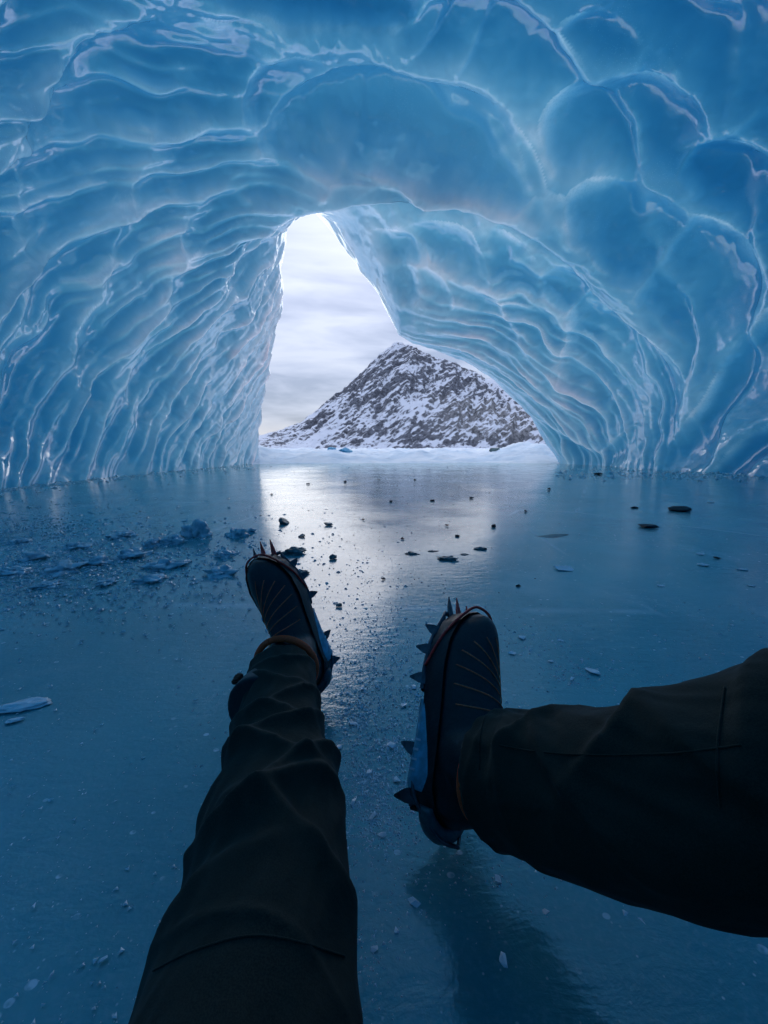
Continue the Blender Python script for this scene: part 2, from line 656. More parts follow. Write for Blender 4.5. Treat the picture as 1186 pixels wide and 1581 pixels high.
# big dishes traced on the photograph: centre, half axes, tilt (degrees, clockwise on the picture), depth in metres, skew towards its upper rim
BIG = [
    (610, 205, 225, 135, 8, 0.60, 0.6), (960, 215, 165, 80, 6, 0.42, 0.8), (1130, 300, 130, 62, 30, 0.36, 0.7),
    (990, 385, 190, 75, 22, 0.40, 0.7), (1075, 470, 170, 88, 26, 0.45, 0.6), (945, 590, 105, 130, -14, 0.55, 0.5),
    (1140, 600, 140, 85, 20, 0.40, 0.6), (1120, 725, 85, 42, 4, 0.55, 0.5), (885, 705, 46, 26, 12, 0.35, 0.4), (945, 700, 38, 34, 0, 0.30, 0.4),
    (190, 215, 245, 120, -52, 0.50, 0.6), (300, 170, 150, 85, -58, 0.34, 0.6), (310, 275, 110, 70, -34, 0.40, 0.7),
    (415, 298, 92, 46, -12, 0.32, 0.6), (500, -10, 170, 62, 4, 0.40, -0.5), (935, 70, 75, 40, 20, 0.14, 0.8), (1010, 110, 60, 32, 20, 0.10, 0.8),
    (450, 165, 95, 62, -48, 0.30, 0.5), (730, 262, 62, 26, 6, 0.16, 0.8), (560, 225, 80, 55, 10, 0.14, 0.4), (800, 240, 70, 30, 78, 0.25, 0.3),
    (740, 330, 120, 42, 16, 0.25, 0.3), (600, 310, 130, 30, 2, 0.2, 0.3),
    (860, 370, 90, 46, 28, 0.22, 0.7), (870, 460, 85, 38, 18, 0.25, 0.7), (790, 430, 95, 48, 38, 0.28, 0.6), (690, 390, 90, 42, 30, 0.26, 0.6),
    (620, 385, 60, 36, 26, 0.22, 0.6), (650, 440, 72, 34, 40, 0.20, 0.6), (740, 490, 85, 34, 38, 0.20, 0.6), (830, 520, 90, 34, 34, 0.2, 0.6),
    (130, 430, 150, 52, -48, 0.34, 0.5), (250, 370, 120, 50, -50, 0.32, 0.5), (345, 345, 70, 42, -40, 0.25, 0.5), (330, 430, 120, 40, -56, 0.26, 0.5),
    (70, 560, 120, 46, -58, 0.30, 0.5), (190, 500, 130, 40, -56, 0.28, 0.5), (250, 570, 100, 34, -60, 0.24, 0.5), (400, 400, 70, 30, -60, 0.2, 0.5),
    (40, 330, 160, 60, -55, 0.35, 0.5), (1100, 60, 200, 110, 30, 0.3, 0.5), (760, 60, 150, 60, 12, 0.16, 0.5), (80, 60, 130, 70, -45, 0.25, 0.5),
]
U0, V0, FW = project(BASE)
vis = (FW > 2) & (by < 14.29)
iy_all, ix_all = np.nonzero(vis)
Uv, Vv, Dv = U0[vis], V0[vis], FW[vis]
dUds = np.gradient(U0, axis=1)
dVds = np.gradient(V0, axis=1)
dUdt = np.gradient(U0, axis=0)
dVdt = np.gradient(V0, axis=0)
dS = np.gradient(S, axis=1)
dT = np.gradient(TT, axis=0)
big = np.zeros(R.shape)
band = np.zeros(R.shape)
upw = np.zeros(R.shape)
big2 = np.zeros(R.shape)
wobS = 0.10 * wx + 0.05 * mx_
wobT = 0.10 * wy + 0.05 * my_
for (u, v, a, b, ang, dep, sk) in BIG:
    d2 = (Uv - u) ** 2 + (Vv - v) ** 2
    near = np.nonzero(d2 < 14 ** 2)[0]
    if len(near) == 0:
        near = np.array([np.argmin(d2)])
    dm = Dv[near].min()
    near = near[Dv[near] < dm + 0.8]
    k = near[np.argmin(d2[near])]
    i, j = iy_all[k], ix_all[k]
    s0, t0 = S[i, j], TT[i, j]
    J = np.array([[dUds[i, j] / dS[i, j], dUdt[i, j] / dT[i, j]], [dVds[i, j] / dS[i, j], dVdt[i, j] / dT[i, j]]])
    ca, sa = math.cos(math.radians(ang)), math.sin(math.radians(ang))
    W = np.array([[ca / a, sa / a], [-sa / b, ca / b]]) @ J      # wall offset -> unit disc
    ds, dt = S - s0 + wobS, TT - t0 + wobT
    e1 = W[0, 0] * ds + W[0, 1] * dt
    e2 = W[1, 0] * ds + W[1, 1] * dt
    q = e1 * e1 + e2 * e2
    size = math.sqrt(1.0 / max(abs(np.linalg.det(W)), 1e-6))
    dd = min(dep, 0.42 * size) * 0.85
    if 9.2 < t0 < 11.0 and s0 > 5:
        dd *= 0.5
    upper = sstep(0.2, -0.6, e2) * sstep(-0.2, 0.3, mx_ + wx)
    k_ = 0.45 + 0.6 * sk if sk > 0 else sk
    g = dd * (q ** 1.2 - 1) * np.clip(1 - k_ * e2, 0.0, 2)
    g = g + upper * 0.035 * dd * np.cos(2 * math.pi * 5.0 * q + 2 * mx_) * sstep(0.45, 0.9, q)      # echo ripples under the upper rim
    g = np.where(q < 1, np.minimum(g, 0), 0)
    upw = np.where(g < big, sstep(0.45, -0.35, e2) if sk > 0 else sstep(-0.45, 0.35, e2), upw)
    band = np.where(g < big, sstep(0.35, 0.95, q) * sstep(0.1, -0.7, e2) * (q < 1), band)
    big2 = np.where(g < big, big, np.minimum(big2, g))
    big = np.minimum(big, g)

# smaller scallops over everything: long narrow ones along the left wall and the mouth, broad shallow ones on the roof
leftw = sstep(0.42, 0.24, S / STOT)          # 1 low on the left, 0 on the roof
rightw = sstep(0.56, 0.74, S / STOT)
mouth = sstep(8.5, 12.5, TT)


def layer(ang, ls, lt, seed, warp=0.75):
    c, s = math.cos(math.radians(ang)), math.sin(math.radians(ang))
    p = (S * c + TT * s) / ls + warp * wx + 0.16 * mx_
    q = (-S * s + TT * c) / lt + warp * wy + 0.16 * my_
    return cells(p, q, seed)


def flutes(ang, lp, lq, seed, warp=0.8):
    """long overlapping shingles: each rises slowly and breaks off in a sharp crest"""
    c, s = math.cos(math.radians(ang)), math.sin(math.radians(ang))
    p = (S * c + TT * s) / lp + 0.5 * wx
    q = (-S * s + TT * c) / lq + warp * wy / max(lq, 0.3) * 0.5 + 0.22 * my_
    row = np.floor(q)
    t = q - row
    a = 0.25 + 0.95 * sstep(-0.35, 0.45, noise3(p, row * 7.31 + 0.5, 0 * p + seed, seed))
    return a * t ** 1.5 * (1 - sstep(0.86, 1.0, t))


fla = flutes(37, 1.6, 0.55, 15)
flb = flutes(38, 0.9, 0.24, 16)
flc = flutes(-8, 1.8, 0.55, 17)
fld = flutes(-12, 0.9, 0.23, 18)
fle = flutes(24, 3.0, 1.7, 19)
fa, ca_ = layer(37, 2.3, 0.46, 5)
fb, cb_ = layer(38, 1.2, 0.21, 6)
fc, cc_ = layer(-25, 1.3, 0.8, 7)
fd, cd_ = layer(-30, 0.8, 0.30, 8)
fe, ce_ = layer(20, 2.6, 1.9, 9)
ff, cf_ = layer(40, 0.60, 0.12, 10)
low = sstep(3.4, 0.6, bz)
disp = blur(big, 3)
mid_amp = 0.27 * leftw
bead = np.exp(-((big2 - big) / 0.045) ** 2) * sstep(0.0, -0.05, big)
noB = sstep(-0.5, 0.3, wx + 0.6 * my_)
disp += 0.05 * bead * (0.35 + 0.65 * noB) * upw
disp += leftw * 0.015 * np.exp(-(cb_ / 0.09) ** 2)
disp += rightw * mouth * 0.012 * np.exp(-(cd_ / 0.09) ** 2)
disp += mid_amp * 0.35 * (fa - 0.5) + leftw * (0.26 * (fla - 0.4) + 0.10 * (flb - 0.4))
disp += leftw * (0.045 + 0.03 * mouth) * (fb - 0.5)
disp += leftw * mouth * low * 0.035 * (ff - 0.5)
disp += rightw * mouth * (0.07 * (fc - 0.5) + 0.26 * (flc - 0.4) + 0.11 * (fld - 0.4)) + rightw * mouth * 0.04 * (fd - 0.5)
disp += (1 - leftw) * 0.38 * (fe - 0.6) * (1 - 0.5 * mouth * rightw) * 0.2
disp += (1 - leftw) * (1 - mouth * rightw) * (0.15 * (fle - 0.4) + 0.05 * (flutes(-35, 1.6, 0.6, 29) - 0.4) * sstep(-0.2, 0.4, wx))
edge = np.clip((disp - blur(disp, 10)) / 0.05, 0, 1)
disp = blur(disp, 1)                # melt rounds every crest a little
disp += 0.10 * fbm(bx * 0.8, by * 0.8, bz * 0.8, 4, 51, 0.45)
disp *= np.where(by > 14.3, sstep(15.6, 14.3, by), 1) * sstep(-9, -6, by)
near_exit = sstep(13.0, 14.3, by)
disp *= 1 - 0.55 * near_exit
ds_ = np.gradient(BASE, axis=1)
dt_ = np.gradient(BASE, axis=0)
NRM = np.cross(ds_, dt_)
NRM /= np.linalg.norm(NRM, axis=-1, keepdims=True) + 1e-9
inward = np.stack([AX - bx, 0 * bx, 1.0 - bz], -1)
sg = np.sign((NRM * inward).sum(-1, keepdims=True))
sg[sg == 0] = 1
NRM *= np.where(by[..., None] < 14.4, sg, 1) * 1.0
ext = (by < 15.6) * 1.0
CAVE = BASE + NRM * (disp * ext)[..., None]
# fine melt ripples follow the carved surface
cx_, cy_, cz_ = CAVE[..., 0], CAVE[..., 1], CAVE[..., 2]
rip = fbm(cx_ * 2.6 + wx, cy_ * 1.6, cz_ * 2.6 + wy, 3, 55)
rid_ = (1 - np.abs(rip)) ** 3                  # thin melt-water ridges
fine = (0.016 * rip + 0.022 * rid_ * edge) * sstep(15.6, 14.3, by)
CAVE = CAVE + NRM * (fine * ext)[..., None]
# highlights painted on crests and rims; ice thickness with glow and shade painted in
n_a = fbm(cx_ * 0.8, cy_ * 0.8, cz_ * 0.8, 4, 71)
n_b = fbm(cx_ * 3.0, cy_ * 3.0, cz_ * 3.0, 4, 76)
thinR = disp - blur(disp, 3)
crest = 0.40 * sstep(0.008, 0.024, thinR) * sstep(-0.5, 0.4, n_a)  # white painted along the crests in place of specular highlights
fin = np.clip(0.6 * (disp - blur(disp, 18)) / 0.11 + 0.4 * (disp - blur(disp, 6)) / 0.035, -0.8, 1.1)             # painted glow: brightens towards the crests, darkens the dishes
sheen = 0.75 * band * sstep(-0.15, 0.45, n_a + 0.25 * n_b)  # bright reflection band painted inside the upper rims
painted_shine = np.clip(crest + sheen, 0, 1)
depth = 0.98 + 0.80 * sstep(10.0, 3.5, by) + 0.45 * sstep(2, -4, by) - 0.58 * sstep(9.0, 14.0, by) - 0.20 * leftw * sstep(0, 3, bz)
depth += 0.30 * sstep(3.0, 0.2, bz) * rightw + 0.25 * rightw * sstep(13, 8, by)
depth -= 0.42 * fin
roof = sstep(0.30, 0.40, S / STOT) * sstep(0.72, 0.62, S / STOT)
depth += 0.40 * sstep(0.24, 0.34, S / STOT) * sstep(9.2, 7.4, by)  # shade put into the ice depth to darken the roof
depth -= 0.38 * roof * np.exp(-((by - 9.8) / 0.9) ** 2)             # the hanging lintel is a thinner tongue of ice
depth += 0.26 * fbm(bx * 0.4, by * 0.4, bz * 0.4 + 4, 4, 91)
me = mesh_grid('cave_walls', CAVE)
attr(me, 'painted_shine', painted_shine)
attr(me, 'ice_depth_glow', depth)
attr(me, 'bubbly', sstep(0.0, 0.5, fbm(bx * 0.9, by * 0.9, bz * 0.9, 3, 95)))
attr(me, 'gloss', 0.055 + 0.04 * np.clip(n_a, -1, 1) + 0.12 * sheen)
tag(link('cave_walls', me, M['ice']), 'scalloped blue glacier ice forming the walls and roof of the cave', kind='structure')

# ------------------------------------------------------------------ frozen floor, snow outside, mountain
def sheet(name, x0, x1, y0, y1, nx, ny, zf, mat, label):
    X, Y = np.meshgrid(np.linspace(x0, x1, nx), np.linspace(y0, y1, ny))
    P = np.stack([X, Y, zf(X, Y)], -1)
    o = link(name, mesh_grid(name, P), mat)
    return tag(o, label, kind='structure')


sheet('ice_floor', -9.5, 11, -9.5, 17, 220, 260, lambda x, y: 0.006 * fbm(x * 0.9, y * 0.9, 0 * x, 3, 101), M['floor'],
      'dark glossy frozen lake ice covering the cave floor')


def snow_z(x, y):
    r = sstep(13.2, 18.5, y + 0.9 * noise3(x * 0.4, 0 * x, 0 * x, 3))
    z = -0.10 + r * (0.52 + 0.10 * fbm(x * 0.35, y * 0.25, 0 * x, 4, 111))
    z += 0.25 * np.exp(-((x + 2.6) / 1.3) ** 2 - ((y - 15.8) / 1.3) ** 2)
    z += 0.5 * np.exp(-((x + 5.2) / 0.9) ** 2 - ((y - 15.5) / 1.5) ** 2) + 0.4 * np.exp(-((x - 6.6) / 1.1) ** 2 - ((y - 17) / 2) ** 2)
    z += r * (0.16 * fbm(x * 1.3, y * 0.8, 0 * x, 5, 121, 0.55) + 0.05 * np.abs(noise3(x * 4, y * 2.5, 0 * x, 131)))
    return z


sheet('snow_bank', -16, 18, 13.2, 40, 420, 320, snow_z, M['snow'], 'wind-packed snow bank beyond the cave mouth')
sheet('snow_ground', -9000, 9000, 30, 9000, 12, 12, lambda x, y: 0 * x - 0.12, M['snow'], 'snow-covered ground running out to the mountain')

MY = 420.0
prof = [(300, 690), (360, 684), (400, 674), (440, 662), (475, 647), (510, 616), (540, 592), (565, 568), (590, 546), (612, 527), (628, 530), (650, 541),
        (690, 556), (740, 578), (790, 600), (830, 622), (900, 640), (1000, 650), (1150, 668), (1300, 685)]
pp = np.array([at_depth(u, v, MY)[[0, 2]] for u, v in prof])


def build_mountain():
    X, Y = np.meshgrid(np.linspace(-230, 480, 520), np.linspace(300, 520, 240))
    H = np.interp(X, pp[:, 0], pp[:, 1])
    k = np.hanning(9)
    t = (Y - 300) / (MY - 300)
    rise = np.where(t < 1, np.clip(t, 0, 1) ** 1.15, np.clip(1 - (t - 1) * 1.1, 0, 1))
    d = math.radians(35)
    a = X * math.cos(d) - Y * math.sin(d) * 0.6
    rid = 1 - np.abs(noise3(a * 0.06, Y * 0.012, 0 * X, 141))
    rid2 = 1 - np.abs(noise3(a * 0.16 + 3, Y * 0.04, 0 * X, 142))
    rg = fbm(X * 0.05, Y * 0.05, 0 * X, 5, 151, 0.55)
    env = np.clip(H / 60, 0, 1) * np.sin(np.clip(rise, 0, 1) * math.pi) ** 0.6
    Z = H * rise + env * (17 * (rid - 0.6) + 8 * (rid2 - 0.6)) + np.clip(H / 40, 0, 1) * rg * 3.2 * np.clip(rise * 2, 0.2, 1)
    Z += 2.0 * fbm(X * 0.25, Y * 0.25, 0 * X, 3, 161) * np.clip(H / 30, 0, 1)
    cl = sstep(0.15, 0.5, rise) * 0
    # a low cliff band on the right of the face
    cx = np.exp(-((X - 105) / 55) ** 2) * sstep(0.02, 0.10, rise) * sstep(0.46, 0.36, rise + 0.10 * noise3(X * 0.04, Y * 0.04, 0 * X, 171))
    Z += cx * 7
    Z = Z - 0.6
    P = np.stack([X, Y, Z], -1)
    me = mesh_grid('mountain', P)
    gx = np.gradient(Z, axis=1) / np.gradient(X, axis=1)
    gy = np.gradient(Z, axis=0) / np.gradient(Y, axis=0)
    attr(me, 'steep', np.clip(np.hypot(gx, gy) - 0.7, -0.6, 1.2))
    attr(me, 'cliff', np.clip(cx * 1.6, 0, 1))
    return tag(link('mountain', me, M['mount']), 'rocky mountain streaked with snow seen through the cave mouth', kind='structure')


build_mountain()

# ------------------------------------------------------------------ the person sitting on the ice: trousers, boots with crampons
from mathutils.bvhtree import BVHTree
M.update(
    leather=mat_simple('boot_synthetic', (0.006, 0.007, 0.010), 0.42, 0, 160, 0.35),
    rubber=mat_simple('boot_rubber', (0.008, 0.009, 0.012), 0.5, 0, 220, 0.3),
    copper=mat_simple('boot_piping', (0.55, 0.11, 0.045), 0.6, 0, 300),
    orange=mat_simple('orange_webbing', (0.85, 0.07, 0.015), 0.7, 0, 500, 0.4),
    tan=mat_simple('tan_patch', (0.85, 0.34, 0.16), 0.7, 0, 400),
    teal=mat_simple('blue_loop', (0.03, 0.20, 0.36), 0.6, 0, 400),
    steel=mat_simple('crampon_steel', (0.07, 0.075, 0.085), 0.42, 0.85, 120, 0.4),
    red=mat_simple('red_steel', (0.65, 0.03, 0.02), 0.45, 0.1, 120, 0.4),
    plate=mat_simple('blue_plate', (0.12, 0.34, 0.44), 0.35, 0, 60, 0.2),
    grey=mat_simple('grey_plastic', (0.04, 0.08, 0.09), 0.4, 0, 80, 0.2),
    print=mat_simple('pale_print', (0.5, 0.62, 0.70), 0.6),
)


def unit(v):
    v = np.asarray(v, float)
    return v / np.linalg.norm(v)


def spline(P, n):
    """Catmull-Rom through rows of P"""
    P = np.asarray(P, float)
    Q = np.vstack([2 * P[0] - P[1], P, 2 * P[-1] - P[-2]])
    out = []
    for t in np.linspace(0, len(P) - 1, n):
        i = min(int(t), len(P) - 2)
        f = t - i
        a, b, c, d = Q[i:i + 4]
        out.append(0.5 * (2 * b + (c - a) * f + (2 * a - 5 * b + 4 * c - d) * f * f + (3 * b - a - 3 * c + d) * f ** 3))
    return np.array(out)


def sweep(path, radii, nphi=24, upv=(0, 0, 1), disp=None, cap=True, squash=1.0):
    """tube along a path; radii per point; returns verts and quad faces"""
    path = np.asarray(path, float)
    n = len(path)
    T = np.gradient(path, axis=0)
    T /= np.linalg.norm(T, axis=1, keepdims=True) + 1e-12
    upv = np.broadcast_to(np.asarray(upv, float), (n, 3))
    A = np.cross(upv, T)
    A /= np.linalg.norm(A, axis=1, keepdims=True) + 1e-12
    B = np.cross(T, A)
    ph = np.linspace(0, 2 * math.pi, nphi, endpoint=False)
    r = np.broadcast_to(np.asarray(radii, float).reshape(-1, 1), (n, nphi)).copy()
    if disp is not None:
        r = r + disp
    P = path[:, None] + r[..., None] * (np.cos(ph)[None, :, None] * A[:, None] + squash * np.sin(ph)[None, :, None] * B[:, None])
    V = P.reshape(-1, 3)
    idx = np.arange(n * nphi).reshape(n, nphi)
    nx = np.roll(idx, -1, 1)
    F = np.stack([idx[:-1], nx[:-1], nx[1:], idx[1:]], -1).reshape(-1, 4)
    if cap:
        V = np.vstack([V, path[0], path[-1]])
        a, b = len(V) - 2, len(V) - 1
        F0 = np.stack([nx[0], idx[0], np.full(nphi, a), np.full(nphi, a)], -1)
        F1 = np.stack([idx[-1], nx[-1], np.full(nphi, b), np.full(nphi, b)], -1)
        return V, F, np.vstack([F0, F1])[:, :3]
    return V, F, np.zeros((0, 3), int)


def to_mesh(name, parts, smooth=True):
    me = bpy.data.meshes.new(name)
    V, F, off = [], [], 0
    for p in parts:
        v = np.asarray(p[0])
        V += [tuple(x) for x in v]
        for fs in p[1:]:
            F += [tuple(int(i) + off for i in f) for f in fs]
        off += len(v)
    me.from_pydata(V, [], F)
    for p in me.polygons:
        p.use_smooth = smooth
    me.update()
    return me


def frame(origin, toe, upd):
    X = unit(toe)
    Z = unit(np.asarray(upd) - np.dot(upd, X) * X)
    Y = np.cross(Z, X)
    return Matrix(((X[0], Y[0], Z[0], origin[0]), (X[1], Y[1], Z[1], origin[1]), (X[2], Y[2], Z[2], origin[2]), (0, 0, 0, 1)))


person = link('person', None)
person.location = (0, 0, 0)
tag(person, 'person in dark olive trousers and black crampon boots sitting with legs apart', 'person')

# --- boot, in its own frame: x heel to toe, z up the shin, y across; med = side of the big toe (+1 or -1)
BOOT_L = 0.312


def boot_half_width(x):
    return np.interp(x, [0, 0.012, 0.04, 0.09, 0.14, 0.20, 0.245, 0.28, 0.30, 0.312], [0.012, 0.026, 0.037, 0.037, 0.041, 0.051, 0.052, 0.042, 0.027, 0.006])


def boot_mesh(med):
    xs = np.concatenate([np.linspace(0, 0.03, 9), np.linspace(0.035, 0.27, 40), np.linspace(0.275, BOOT_L, 14)])
    hh = np.interp(xs, [0, 0.01, 0.04, 0.10, 0.14, 0.18, 0.22, 0.26, 0.29, 0.305, BOOT_L], [0.03, 0.07, 0.10, 0.115, 0.105, 0.088, 0.076, 0.069, 0.058, 0.045, 0.02])
    k = np.hanning(7)
    k /= k.sum()
    hh = np.convolve(np.pad(hh, 3, mode='edge'), k, mode='valid')
    ww = boot_half_width(xs)
    yo = med * 0.010 * np.sin(np.clip(xs / BOOT_L, 0, 1) * math.pi) - med * 0.0
    ph = np.linspace(0, 2 * math.pi, 36, endpoint=False)
    P = []
    for x, h, w_, y0 in zip(xs, hh, ww, yo):
        c, sn = np.cos(ph), np.sin(ph)
        yy = np.sign(c) * np.abs(c) ** 0.75 * w_ * np.where(sn > 0, 1 - 0.32 * sn ** 2, 1)
        zz = np.where(sn > 0, sn ** 1.0 * h, sn * 0.006)
        P.append(np.stack([np.full(36, x), y0 + yy, zz + 0.004], -1))
    P = np.array(P)
    idx = np.arange(P.shape[0] * 36).reshape(-1, 36)
    nx = np.roll(idx, -1, 1)
    F = np.stack([idx[:-1], nx[:-1], nx[1:], idx[1:]], -1).reshape(-1, 4)
    foot = (P.reshape(-1, 3), F, [list(idx[0][::-1]), list(idx[-1])])
    path = spline([(0.095, 0, 0.03), (0.082, 0, 0.08), (0.074, 0, 0.13), (0.070, 0, 0.19), (0.068, 0, 0.24)], 24)
    shaft = sweep(path, np.interp(np.linspace(0, 1, 24), [0, 0.3, 0.6, 1], [0.046, 0.056, 0.055, 0.058]), 28, (1, 0, 0))
    me = to_mesh('boot', [foot, shaft])
    return bake(me, ('REMESH', dict(mode='VOXEL', voxel_size=0.0035)), ('SMOOTH', dict(iterations=6, factor=0.6)))


def ribbon(bvh, pts, width, lift=0.0012, n=26):
    """strip of trim laid on the boot: pts are (x, y) seen from above, dropped onto the upper"""
    path = spline(np.array(pts, float), n)
    T = np.gradient(path, axis=0)
    T /= np.linalg.norm(T, axis=1, keepdims=True)
    Nn = np.stack([-T[:, 1], T[:, 0]], -1)
    rows = []
    for p, nn in zip(path, Nn):
        row = []
        for k in (-1, -0.5, 0, 0.5, 1):
            q = p + nn * width * 0.5 * k
            hit = bvh.ray_cast(Vector((q[0], q[1], 0.30)), Vector((0, 0, -1)))
            if hit[0] is None:
                row.append(None)
            else:
                row.append(np.array(hit[0] + hit[1] * (lift * (1 - 0.6 * k * k))))
        if any(r is None for r in row):
            continue
        rows.append(row)
    if len(rows) < 3:
        return None
    return np.array(rows)


def blade(L, w0, t):
    """one forged crampon point: flat, tapering, bevelled to a tip, pointing to -z"""
    V = [(-w0, -t, 0.006), (w0, -t, 0.006), (w0, t, 0.006), (-w0, t, 0.006),
         (-w0 * 0.72, -t, -L * 0.45), (w0 * 0.72, -t, -L * 0.45), (w0 * 0.72, t, -L * 0.45), (-w0 * 0.72, t, -L * 0.45),
         (-w0 * 0.10, -t * 0.3, -L), (w0 * 0.14, -t * 0.3, -L), (w0 * 0.14, t * 0.3, -L), (-w0 * 0.10, t * 0.3, -L)]
    F = [(3, 2, 1, 0), (8, 9, 10, 11)]
    for a in (0, 4):
        for k in range(4):
            F.append((a + k, a + (k + 1) % 4, a + 4 + (k + 1) % 4, a + 4 + k))
    return to_mesh('spike', [(np.array(V), F)], False)


SPIKE = blade(0.027, 0.0105, 0.0016)
SPIKE.materials.append(M['steel'])
SPIKE_R = SPIKE.copy()
SPIKE_R.materials.clear()
SPIKE_R.materials.append(M['red'])


def make_boot(mtx, med, label):
    me = boot_mesh(med)
    b = link('boot', me, M['leather'], person)
    b.matrix_world = mtx
    b['label'] = label
    bvh = BVHTree.FromPolygons([v.co for v in me.vertices], [list(p.vertices) for p in me.polygons])
    # rubber rand and sole
    xs = np.concatenate([np.linspace(0.0, 0.03, 8), np.linspace(0.04, 0.27, 30), np.linspace(0.275, BOOT_L, 10)])
    w = boot_half_width(xs) + 0.003
    yo = med * 0.010 * np.sin(np.clip(xs / BOOT_L, 0, 1) * math.pi)
    loop = np.concatenate([np.stack([xs - 0.002 + 0.004 * (xs > 0.15), yo + w], -1), np.stack([xs - 0.002 + 0.004 * (xs > 0.15), yo - w], -1)[::-1]])
    nL = len(loop)
    V, F = [], []
    levels = [(-0.016, 0.96), (-0.012, 1.0), (0.010, 1.0), (0.028, 0.985)]
    c0 = loop.mean(0)
    for z, k in levels:
        V += [(*(c0 + (p - c0) * k), z) for p in loop]
    for a in range(3):
        for k in range(nL):
            F.append((a * nL + k, a * nL + (k + 1) % nL, (a + 1) * nL + (k + 1) % nL, (a + 1) * nL + k))
    F.append(tuple(range(nL))[::-1])
    link('sole', to_mesh('sole', [(np.array(V), F)]), M['rubber'], b)
    # thin copper lines fanning over the upper to the lace tab on the outer side
    tab = (0.176, -med * 0.026)
    for k, (ax_, ay) in enumerate([(0.266, 0.002), (0.260, 0.020), (0.248, 0.036), (0.230, 0.047), (0.206, 0.051), (0.178, 0.050), (0.150, 0.046)]):
        end = (tab[0] - 0.008 * (k - 2), tab[1] + med * 0.004 * abs(k - 3))
        mid = ((ax_ + end[0]) / 2 + 0.004, (med * ay + end[1]) / 2)
        rows = ribbon(bvh, [(ax_, med * ay), mid, end], 0.0024, 0.0018)
        if rows is not None:
            link('piping', mesh_grid('piping', rows), M['copper'], b)
    rows = ribbon(bvh, [(tab[0] + 0.006, tab[1]), (tab[0] - 0.02, tab[1] + med * 0.002), (tab[0] - 0.050, tab[1] + med * 0.004)], 0.015, 0.0025)
    if rows is not None:
        link('lace_tab', mesh_grid('lace_tab', rows), M['tan'], b)
    rows = ribbon(bvh, [(tab[0] + 0.006, tab[1] - 0.011), (tab[0] + 0.009, tab[1]), (tab[0] + 0.006, tab[1] + 0.011)], 0.011, 0.004)
    if rows is not None:
        link('lace_loop', mesh_grid('lace_loop', rows), M['teal'], b)
    # ankle strap
    a = np.linspace(0, 2 * math.pi, 49)
    ring = np.stack([0.083 + 0.062 * np.cos(a), 0.060 * np.sin(a), 0.100 + 0.016 * np.cos(a)], -1)
    link('ankle_strap', to_mesh('ankle_strap', [sweep(ring, np.full(49, 0.0065), 10, (0, 0, 1), squash=1.3)]), M['orange'], b)
    # crampon: flat steel frame under the sole
    fr = []
    for x0, x1 in ((0.165, 0.302), (0.008, 0.085)):
        xx = np.linspace(x0, x1, 14)
        ww = boot_half_width(np.clip(xx, 0.02, 0.285)) * 0.92 + 0.004
        yy = med * 0.010 * np.sin(np.clip(xx / BOOT_L, 0, 1) * math.pi)
        lp = np.vstack([np.stack([xx, yy + ww, np.full(14, -0.021)], -1), np.stack([xx, yy - ww, np.full(14, -0.021)], -1)[::-1]])
        lp = np.vstack([lp, lp[:1]])
        fr.append(sweep(lp, np.full(len(lp), 0.0042), 8, (0, 0, 1), cap=False, squash=1.0))
    fr.append(sweep([(0.07, 0, -0.021), (0.13, med * 0.008, -0.022), (0.18, med * 0.01, -0.021)], [0.005] * 3, 8, (0, 1, 0), squash=2.0))
    link('crampon_frame', to_mesh('crampon_frame', fr), M['steel'], b)

    def spike(x, side, splay, fwd, red=False, sc=1.0):
        y = med * 0.010 * math.sin(x / BOOT_L * math.pi) + side * (boot_half_width(min(x, 0.285)) * 0.92 + 0.004)
        o = link('spike', SPIKE_R if red else SPIKE, None, b)
        d = Vector((fwd, side * splay, -1)).normalized()
        zx = -d
        xx_ = (Vector((1, 0, 0)) - zx * zx.x) if side else (Vector((0, 1, 0)) - zx * zx.y)
        xx_.normalize()
        yy_ = zx.cross(xx_)
        q = Matrix((xx_, yy_, zx)).transposed().to_quaternion()
        o.location = (x, y, -0.018)
        o.rotation_mode = 'QUATERNION'
        o.rotation_quaternion = q
        o.scale = (sc, sc, sc)
        return o
    for sd in (1, -1):
        spike(0.262, sd, 0.55, 0.45, sc=0.98)
        spike(0.228, sd, 0.60, 0.05, sc=0.98)
        spike(0.182, sd, 0.60, -0.15, sc=1.0)
        spike(0.078, sd, 0.55, 0.2, sc=1.05)
        spike(0.022, sd, 0.60, -0.35, sc=1.15)
    for y, L_, red in ((-0.022, 1.35, True), (0.004, 1.55, True), (0.026, 1.3, False)):
        o = spike(0.298, 0, 0, 2.6, red, L_)
        o.scale = (0.6, 1.2, L_ * 1.2)
        o.location = (0.300, y + med * 0.004, -0.016)
    tb = spline([(0.20, 0.058, -0.016), (0.255, 0.054, 0.012), (0.305, 0.028, 0.034), (0.316, med * 0.004, 0.038), (0.305, -0.028, 0.034), (0.255, -0.054, 0.012), (0.20, -0.058, -0.016)], 40)
    tb[:, 1] += med * 0.006
    link('toe_bail', to_mesh('toe_bail', [sweep(tb, np.full(40, 0.0024), 8, (0.2, 0.1, 1))]), M['red'], b)
    # anti-balling plate wrapping up the inner side of the arch, with its moulded marks
    xx = np.linspace(0.030, 0.150, 18)
    rows = []
    for x in xx:
        k = math.sin((x - 0.03) / 0.12 * math.pi) ** 0.5
        wv = boot_half_width(x)
        rows.append([(x, med * (wv * 0.2), -0.026), (x, med * (wv + 0.002), -0.027), (x, med * (wv + 0.012), -0.022), (x, med * (wv + 0.012 + 0.003 * k), -0.010), (x, med * (wv + 0.008), 0.004 + 0.016 * k), (x, med * (wv + 0.002), 0.006 + 0.020 * k)])
